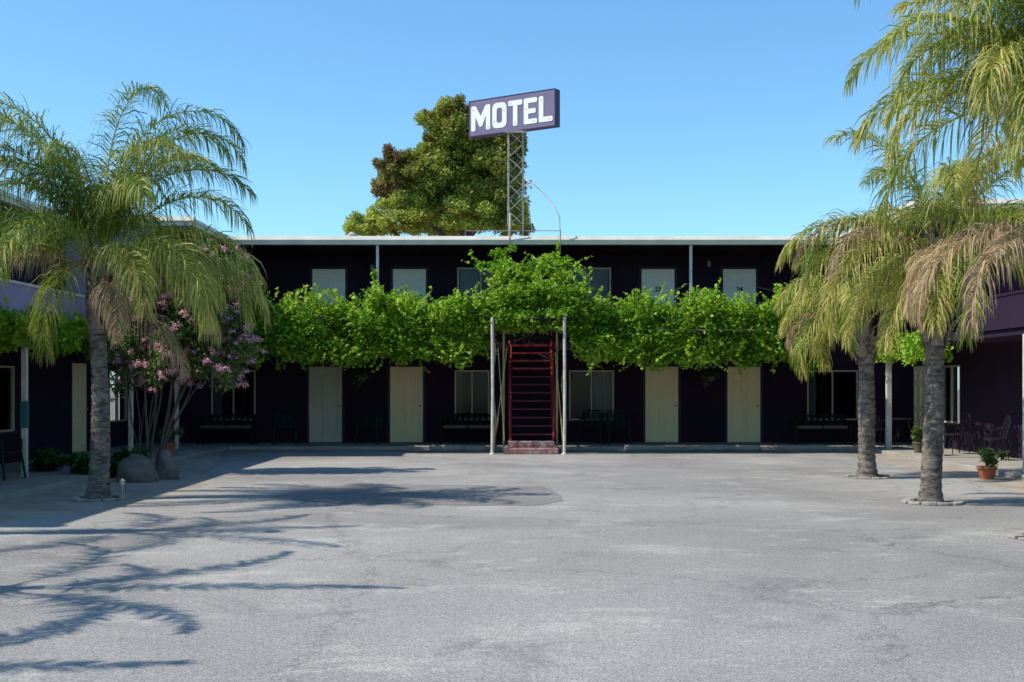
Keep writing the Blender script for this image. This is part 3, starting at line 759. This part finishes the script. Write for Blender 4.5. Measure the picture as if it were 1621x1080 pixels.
for (x,y) in ((5.72,16.35),(6.2,20.9),(-5.83,16.95),(5.64,12.6)):
    r2=random.Random(int(x*10)); s=MB(); n=11
    for k in range(n):
        a0=2*math.pi*k/n+0.04; a1=2*math.pi*(k+1)/n-0.04; hh=0.02+r2.random()*0.03; R0,R1=0.28,0.38+r2.random()*0.04
        pl=[(R0*math.cos(a0),R0*math.sin(a0)),(R1*math.cos(a0),R1*math.sin(a0)),(R1*math.cos((a0+a1)/2)*1.03,R1*math.sin((a0+a1)/2)*1.03),(R1*math.cos(a1),R1*math.sin(a1)),(R0*math.cos(a1),R0*math.sin(a1))]
        s.prism(pl, lambda u,v_,d,x=x,y=y:(x+u,y+v_,d), 0.006, hh)
    o=s.build("stone_ring",M['concrete'],bevel=0.01); tag(o,"low ring of concrete edging stones around palm base","stone ring","edging rings at palm bases")

# ------------------------------------------------------------------ background tree
bt=thing("background_tree",(-2.2,50,0),"large rounded tree with mixed green and bronze foliage behind motel","tree")
S=50/1900
def pt(px,py,d=50): return ((px-810)*d/1900, 1.6+(611-py)*d/1900)
lob=[]
r_=np.random.default_rng(77)
spec=[(728,212,52,44),(700,245,50,52),(775,250,55,55),(800,300,42,62),(720,290,65,60),(615,290,32,42),(640,265,30,30),(655,300,40,45),(760,330,65,45),(690,330,60,40),(640,340,55,32),(590,360,42,14),(690,195,32,22),(812,225,22,22),(725,185,36,18),(815,340,30,40),(670,250,22,38),(730,260,65,55),(700,350,90,22),(580,362,35,12)]
for px,py,rx,rz in spec:
    X,Z=pt(px,py)
    lob.append((X,50.3,Z,rx*S*0.7,1.2,rz*S*0.7))
    for k in range(18):
        dx,dz=r_.uniform(-0.8,0.8,2); rr=r_.uniform(0.13,0.38)
        lob.append((X+dx*rx*S, 50+r_.uniform(-1.8,1.0), Z+dz*rz*S, max(0.26,rx*S*rr*1.1), 0.45, max(0.24,rz*S*rr)))
P,idx=cloud(lob,130000,r_,0.75)
lt=np.zeros(len(lob))
for i,l in enumerate(lob):
    lt[i]=0.60+r_.normal(0,0.12)
    if l[0]<-4.6 and l[2]>9.2: lt[i]=0.28+r_.normal(0,0.13)
    if l[2]<9.3: lt[i]+=0.2
    if l[0]>-0.6: lt[i]-=0.12
ti=lt[idx]+r_.normal(0,0.15,len(P))
quads_mesh("crown",leaf_quads(P,0.10,r_,0.2,1.6),ti,M['tree'],bt)
s=MB(); s.tube([(-2.2,50,0),(-2.1,50,3),(-2.0,50,6),(-1.9,50,9),(-1.8,50,11.5)],[0.45,0.38,0.32,0.2,0.08],12)
for a,z,l in ((2.6,5,3.5),(0.4,6,2.6),(3.3,7,2.6),(0.9,8,2.0),(2.2,8.5,2.2),(-0.5,7.5,2.0)):
    s.tube([(-2.05,50,z),(-2.05+math.cos(a)*l*0.5,50+math.sin(a)*0.8,z+l*0.5),(-2.05+math.cos(a)*l,50.4,z+l*0.9)],[0.17,0.1,0.03],8)
s.build("trunk",M['bark'],bt,smooth=True)

# ------------------------------------------------------------------ oleander shrub + rocks
sh=thing("flowering_shrub",(-6.6,22.3,0),"tall oleander shrub with bare fanning stems and pink flowers","shrub")
s=MB(); r_=np.random.default_rng(9)
for k in range(15):
    a=r_.uniform(0,6.28); sp_=r_.uniform(0.4,1.25)
    ex_=-6.2+math.cos(a)*sp_; ey=22.3+math.sin(a)*sp_*0.6; ez=r_.uniform(2.6,3.9)
    bx=-6.75+math.cos(a)*0.2; by=22.3+math.sin(a)*0.2
    pts=[(bx+(ex_-bx)*f**1.2+0.06*math.sin(f*7+k),by+(ey-by)*f**1.3,ez*f) for f in np.linspace(0,1,7)]
    r0_=r_.uniform(0.015,0.030)
    s.tube(pts,[r0_*q for q in (1,.9,.8,.7,.55,.4,.2)],7)
s.build("stem",M['stem'],sh,smooth=True)["kind"]="stuff"
cl=[]
for k in range(110):
    a=r_.uniform(0,6.28); q=r_.uniform(0,1)**0.6
    cl.append((-6.1+math.cos(a)*q*1.2,22.2+math.sin(a)*q*0.8,r_.uniform(1.75,4.1)-q*0.15,0.27,0.26,0.28))
P,idx=cloud(cl,18000,r_,0.6); quads_mesh("foliage",leaf_quads(P,0.05,r_,0.1,2.6,0.3),0.6+r_.normal(0,0.25,len(P)),M['shrub'],sh)
fl=[]
for k in range(620):
    c_=cl[r_.integers(len(cl))]; d_=norm(r_.normal(size=3)); d_[1]=-abs(d_[1]); q_=r_.uniform(0.03,0.10); fl.append((c_[0]+d_[0]*0.36,c_[1]+d_[1]*0.36,c_[2]+d_[2]*0.33,q_,q_,q_*0.8))
P,idx=cloud(fl,19000,r_,0.8); quads_mesh("flower",leaf_quads(P,0.030,r_,0.1,1.0),0.45+r_.normal(0,0.3,len(P)),M['flower'],sh)["kind"]="stuff"

def boulder(x,y,sx,sy,sz,seed,label):
    r2=np.random.default_rng(seed)
    me=bpy.data.meshes.new("boulder"); bm=bmesh.new(); bmesh.ops.create_icosphere(bm,subdivisions=4,radius=1)
    ph=r2.uniform(0,6,9)
    for v in bm.verts:
        c_=v.co; f=1+0.13*math.sin(c_.x*2.3+ph[0])*math.sin(c_.y*2.1+ph[1])+0.09*math.sin(c_.z*4+ph[2]+c_.x*3)+0.05*math.sin(c_.y*8+ph[3])+0.03*math.sin(c_.x*13+ph[4]+c_.z*9)
        v.co=Vector((c_.x*sx*f,c_.y*sy*f,max(c_.z*sz*f,-0.3*sz)+0.28*sz))
    bm.to_mesh(me); bm.free(); me.shade_smooth(); me.materials.append(M['rock'])
    o=bpy.data.objects.new("boulder",me); COL.objects.link(o); o.location=(x,y,0); tag(o,label,"boulder","boulders at the foot of the shrub")
boulder(-6.30,20.1,0.36,0.3,0.33,1,"rounded grey boulder at the foot of the shrub")
boulder(-5.93,20.6,0.20,0.2,0.34,2,"upright tan boulder beside larger boulder")
boulder(-6.55,20.9,0.3,0.3,0.30,3,"grey boulder tucked behind the larger boulder")

def low_plant(x,y,R,h,n,seed,label,m='shrub',size=0.07):
    r2=np.random.default_rng(seed); cl=[(x+r2.normal(0,R*0.35),y+r2.normal(0,R*0.35),h*r2.uniform(0.3,0.75),R*0.45,R*0.45,h*0.3) for _ in range(8)]
    P,_=cloud(cl,n,r2,0.6); P[:,2]=np.maximum(P[:,2],0.02)
    t=thing("garden_plant",(x,y,0),label,"plant","low plants in beds")
    quads_mesh("foliage",leaf_quads(P,size,r2,0.3,2.2),0.12+r2.normal(0,0.15,n),M[m],t)
    s=MB()
    for k in range(5):
        a=k*1.3; s.tube([(x,y,0),(x+math.cos(a)*R*0.3,y+math.sin(a)*R*0.3,h*0.6)],[0.015,0.008],5)
    s.build("stem",M['stem'],t)["kind"]="stuff"
low_plant(-7.3,20.9,0.45,0.45,1600,41,"dark leafy bedding plant near boulders")
low_plant(-8.3,21.5,0.45,0.45,1600,42,"dark leafy bedding plant near walkway")
low_plant(-6.9,21.6,0.4,0.45,1200,44,"leafy plant beneath shrub stems")

gl=thing("garden_light",(-5.42,16.7,0),"small metal garden stake light by palm base","garden light")
s=MB(); s.tube([(-5.42,16.7,0),(-5.42,16.7,0.22)],0.008,6); s.build("stake",M['steel'],gl)
s=MB(); s.lathe((-5.42,16.7,0.21),[(0.01,0),(0.03,0.02),(0.03,0.06),(0.045,0.065),(0.008,0.10)],10); s.build("lamp_head",M['steel'],gl)

# ------------------------------------------------------------------ furniture
def plastic_chair(loc,rz,m,label):
    t=thing("plastic_chair",(0,0,0),label,"chair","plastic patio chairs")
    s=MB(); n=6
    for i in range(n+1):
        for j in range(n+1):
            x=-0.23+0.46*i/n; y=-0.22+0.44*j/n; s.v.append((x,y,0.43-0.03*math.cos(x*5)*math.cos(y*4)+(0.02 if j==0 else 0)))
    for i in range(n):
        for j in range(n): a=i*(n+1)+j; s.f.append((a,a+n+1,a+n+2,a+1))
    o=s.build("seat",m,t,smooth=True); o.modifiers.new("s",'SOLIDIFY').thickness=0.015
    s=MB()
    for k in range(6):
        x=-0.2+0.08*k; s.beam((x,0.22,0.43),(x*1.08,0.32,0.80),0.045,0.012)
    s.tube([(-0.25,0.20,0.42),(-0.25,0.31,0.78),(-0.12,0.335,0.86),(0.12,0.335,0.86),(0.25,0.31,0.78),(0.25,0.20,0.42)],0.018,8); s.build("backrest",m,t)
    for sx in (-1,1):
        s=MB(); s.tube([(sx*0.27,-0.2,0.64),(sx*0.28,0.05,0.65),(sx*0.25,0.29,0.66)],0.02,8); s.build("armrest",m,t)
        s=MB(); s.tube([(sx*0.30,-0.26,0.0),(sx*0.26,-0.2,0.43),(sx*0.27,-0.2,0.64)],[0.02,0.02,0.018],8); s.build("leg",m,t)
        s=MB(); s.tube([(sx*0.28,0.33,0.0),(sx*0.24,0.21,0.43)],0.02,8); s.build("leg",m,t)
    t.location=loc; t.rotation_euler[2]=rz; return t
c1=plastic_chair((2.75,31.2,0.08),D(8),M['green_pl'],"dark green plastic armchair on the covered walkway")
copy_thing(c1,(-3.75,31.5,0.08),D(-10)); copy_thing(c1,(-5.95,31.4,0.08),D(12)); copy_thing(c1,(2.1,31.6,0.08),D(-15))
copy_thing(c1,(-8.35,19.6,0.08),D(80),label="teal-green plastic armchair beside the walkway post")

def bench(loc,rz,label):
    t=thing("garden_bench",(0,0,0),label,"bench","benches along the walkway")
    s=MB()
    for k in range(5): s.box(-0.68,0.68,-0.25+k*0.1,-0.17+k*0.1,0.38,0.41)
    s.build("seat",M['dark'],t,bevel=0.004)
    s=MB()
    for k in range(9): x=-0.62+k*0.155; s.beam((x,0.24,0.41),(x,0.31,0.72),0.09,0.02)
    s.beam((-0.7,0.315,0.74),(0.7,0.315,0.74),0.05,0.07); s.beam((-0.7,0.25,0.47),(0.7,0.25,0.47),0.04,0.05); s.build("backrest",M['dark'],t,bevel=0.004)
    for sx in (-1,1):
        s=MB(); s.beam((sx*0.71,-0.24,0),(sx*0.71,-0.24,0.58),0.05); s.beam((sx*0.71,0.25,0),(sx*0.71,0.32,0.77),0.05); s.beam((sx*0.71,-0.27,0.60),(sx*0.71,0.3,0.60),0.06,0.03); s.build("leg",M['dark'],t)
    s=MB(); s.box(-0.65,-0.01,-0.24,0.22,0.415,0.50); s.box(0.01,0.65,-0.24,0.22,0.415,0.50); s.build("cushion",M['cushion'],t,bevel=0.03)
    t.location=loc; t.rotation_euler[2]=rz; return t
b1=bench((8.0,31.1,0.08),0,"dark wooden bench with beige seat cushions under window")
copy_thing(b1,(-1.15,31.4,0.08),0,label="dark wooden bench with cushions beside staircase")
copy_thing(b1,(-7.4,31.2,0.08),0,label="dark wooden bench in shade under window")

def metal_chair(loc,rz):
    t=thing("patio_chair",(0,0,0),"black wrought-iron patio chair on the side walkway","chair","black metal patio chairs")
    s=MB(); s.lathe((0,0,0.42),[(0.2,0),(0.22,0.01),(0.22,0.025),(0.19,0.03)],18); s.build("seat",M['black'],t)
    s=MB(); s.tube([(-0.19,0.15,0.44),(-0.2,0.24,0.75),(-0.1,0.27,0.90),(0.1,0.27,0.90),(0.2,0.24,0.75),(0.19,0.15,0.44)],0.012,8)
    for k in range(4): x=-0.12+k*0.08; s.tube([(x,0.18,0.44),(x,0.265,0.89)],0.007,6)
    s.build("backrest",M['black'],t)
    for sx,sy in ((-1,-1),(1,-1),(-1,1),(1,1)):
        s=MB(); s.tube([(sx*0.15,sy*0.14,0.43),(sx*0.21,sy*0.21,0)],0.011,6); s.build("leg",M['black'],t)
    for sx in (-1,1):
        s=MB(); s.tube([(sx*0.19,-0.12,0.44),(sx*0.25,-0.15,0.62),(sx*0.25,0.1,0.64),(sx*0.2,0.22,0.66)],0.01,6); s.build("armrest",M['black'],t)
    t.location=loc; t.rotation_euler[2]=rz; return t
m1=metal_chair((9.2,29.8,0.08),D(40)); copy_thing(m1,(10.0,29.4,0.08),D(-60)); copy_thing(m1,(9.95,26.9,0.08),D(-80)); copy_thing(m1,(9.9,24.6,0.08),D(-95))
tb=thing("patio_table",(9.65,29.9,0.08),"small round black metal patio table","table")
s=MB(); s.lathe((9.65,29.9,0.76),[(0.3,0),(0.32,0.01),(0.32,0.025),(0.3,0.03)],24); s.build("table_top",M['black'],tb)
for k in range(3):
    a=k*2.1; s=MB(); s.tube([(9.65+0.05*math.cos(a),29.9+0.05*math.sin(a),0.76),(9.65+0.08*math.cos(a),29.9+0.08*math.sin(a),0.4),(9.65+0.27*math.cos(a),29.9+0.27*math.sin(a),0.08)],0.012,6); s.build("leg",M['black'],tb)

def potted(x,y,z,R,h,ph,seed,mm,label,lm='shrub'):
    t=thing("potted_plant",(x,y,z),label,"potted plant","potted plants by the walkway")
    s=MB(); s.lathe((x,y,z),[(R*0.65,0),(R*0.9,h*0.82),(R,h*0.83),(R,h),(R*0.85,h),(R*0.82,h*0.9)],18); s.build("pot",M[mm],t)
    r2=np.random.default_rng(seed); cl=[(x+r2.normal(0,R*0.5),y+r2.normal(0,R*0.5),z+h+ph*r2.uniform(0.2,0.8),R*0.6,R*0.6,ph*0.25) for _ in range(7)]
    P,_=cloud(cl,420,r2,0.8); quads_mesh("foliage",leaf_quads(P,0.04,r2,0.3,3.2),0.5+r2.normal(0,0.3,len(P)),M[lm],t)
    s=MB()
    for k in range(4): a=k*1.6; s.tube([(x,y,z+h*0.85),(x+math.cos(a)*R*0.4,y+math.sin(a)*R*0.4,z+h+ph*0.6)],[0.01,0.006],5)
    s.build("stem",M['stem'],t)["kind"]="stuff"
potted(8.15,20.6,0,0.17,0.22,0.34,61,'terracotta',"terracotta pot with spreading green plant")
potted(9.1,26.2,0.08,0.16,0.3,0.45,63,'black',"black pot with dark reddish plant")
potted(9.25,27.3,0.08,0.14,0.25,0.35,64,'cushion',"pale pot with leafy plant")
potted(-7.4,25.8,0.08,0.18,0.3,0.4,65,'terracotta',"terracotta pot in the walkway shade")
for x in (5.15,-3.9):
    t=thing("hanging_basket",(x,31.2,2.5),"hanging basket with trailing plant below the balcony","hanging plant","hanging baskets")
    s=MB(); s.lathe((x,31.2,1.72),[(0.06,0),(0.14,0.1),(0.15,0.12)],12); s.build("basket",M['cushion'],t)
    s=MB()
    for a in (0,2.1,4.2): s.tube([(x+0.14*math.cos(a),31.2+0.14*math.sin(a),1.84),(x,31.2,2.15)],0.004,4)
    s.tube([(x,31.2,2.15),(x,31.2,2.52)],0.004,4); s.build("chain",M['black'],t)
    r2=np.random.default_rng(int(x*10)+80); P,_=cloud([(x,31.2,1.87,0.24,0.2,0.12),(x-0.1,31.2,1.72,0.15,0.15,0.15)],420,r2,0.7); quads_mesh("foliage",leaf_quads(P,0.06,r2),0.4+r2.normal(0,0.2,len(P)),M['shrub'],t)
t=thing("litter_bin",(-8.2,18.3,0.08),"dark teal round litter bin beside the walkway","bin")
s=MB(); s.lathe((-8.2,18.3,0.08),[(0.22,0),(0.25,0.05),(0.27,0.62),(0.29,0.64),(0.29,0.68)],20); s.build("barrel",M['teal'],t)
s=MB(); s.lathe((-8.2,18.3,0.762),[(0.30,0),(0.29,0.05),(0.15,0.12),(0.03,0.14)],20); s.build("lid",M['black'],t)
for (x,y,w_) in ((-1.4,29.75,1.3),(5.4,29.8,1.5),(7.2,29.8,1.2),(3.3,29.8,1.0),(-0.9,29.5,0.5)):
    s=MB(); s.box(x-w_/2,x+w_/2,y-0.08,y+0.08,0.006,0.13); o=s.build("wheel_stop",M['concrete'],bevel=0.03); tag(o,"worn concrete wheel stop along the walkway edge","wheel stop","concrete wheel stops")

# ------------------------------------------------------------------ light, world, camera
el=D(49); azf=D(9)
Sdir=Vector((-math.cos(el)*math.cos(azf),-math.cos(el)*math.sin(azf),math.sin(el)))
sl=bpy.data.lights.new("sun",'SUN'); sl.energy=5.0; sl.angle=D(0.5); sl.color=(1.0,0.95,0.86)
so=bpy.data.objects.new("sun",sl); COL.objects.link(so); so.rotation_euler=Sdir.to_track_quat('Z','Y').to_euler(); so.location=(-20,-5,30)
wd=bpy.data.worlds.new("World"); scene.world=wd; wd.use_nodes=True
nt=wd.node_tree; bg=nt.nodes["Background"]; sk=nt.nodes.new("ShaderNodeTexSky"); sk.sky_type='NISHITA'; sk.sun_disc=False
sk.sun_elevation=el; sk.sun_rotation=D(270)-azf; sk.air_density=1.0; sk.dust_density=0.2; sk.ozone_density=2.0
vm=nt.nodes.new("ShaderNodeVectorMath"); vm.operation='MULTIPLY'; vm.inputs[1].default_value=(0.86,1.27,1.48)
nt.links.new(sk.outputs[0],vm.inputs[0]); nt.links.new(vm.outputs[0],bg.inputs[0]); bg.inputs[1].default_value=0.14
scene.view_settings.view_transform='Standard'; scene.view_settings.look='None'; scene.view_settings.exposure=0; scene.view_settings.gamma=1
cd=bpy.data.cameras.new("camera"); cd.sensor_width=36; cd.lens=1900/1621*36; cd.shift_y=71/1621; cd.clip_end=1500
co=bpy.data.objects.new("camera",cd); COL.objects.link(co); co.location=(0,0,1.6); co.rotation_euler=(math.pi/2,0,0)
scene.camera=co
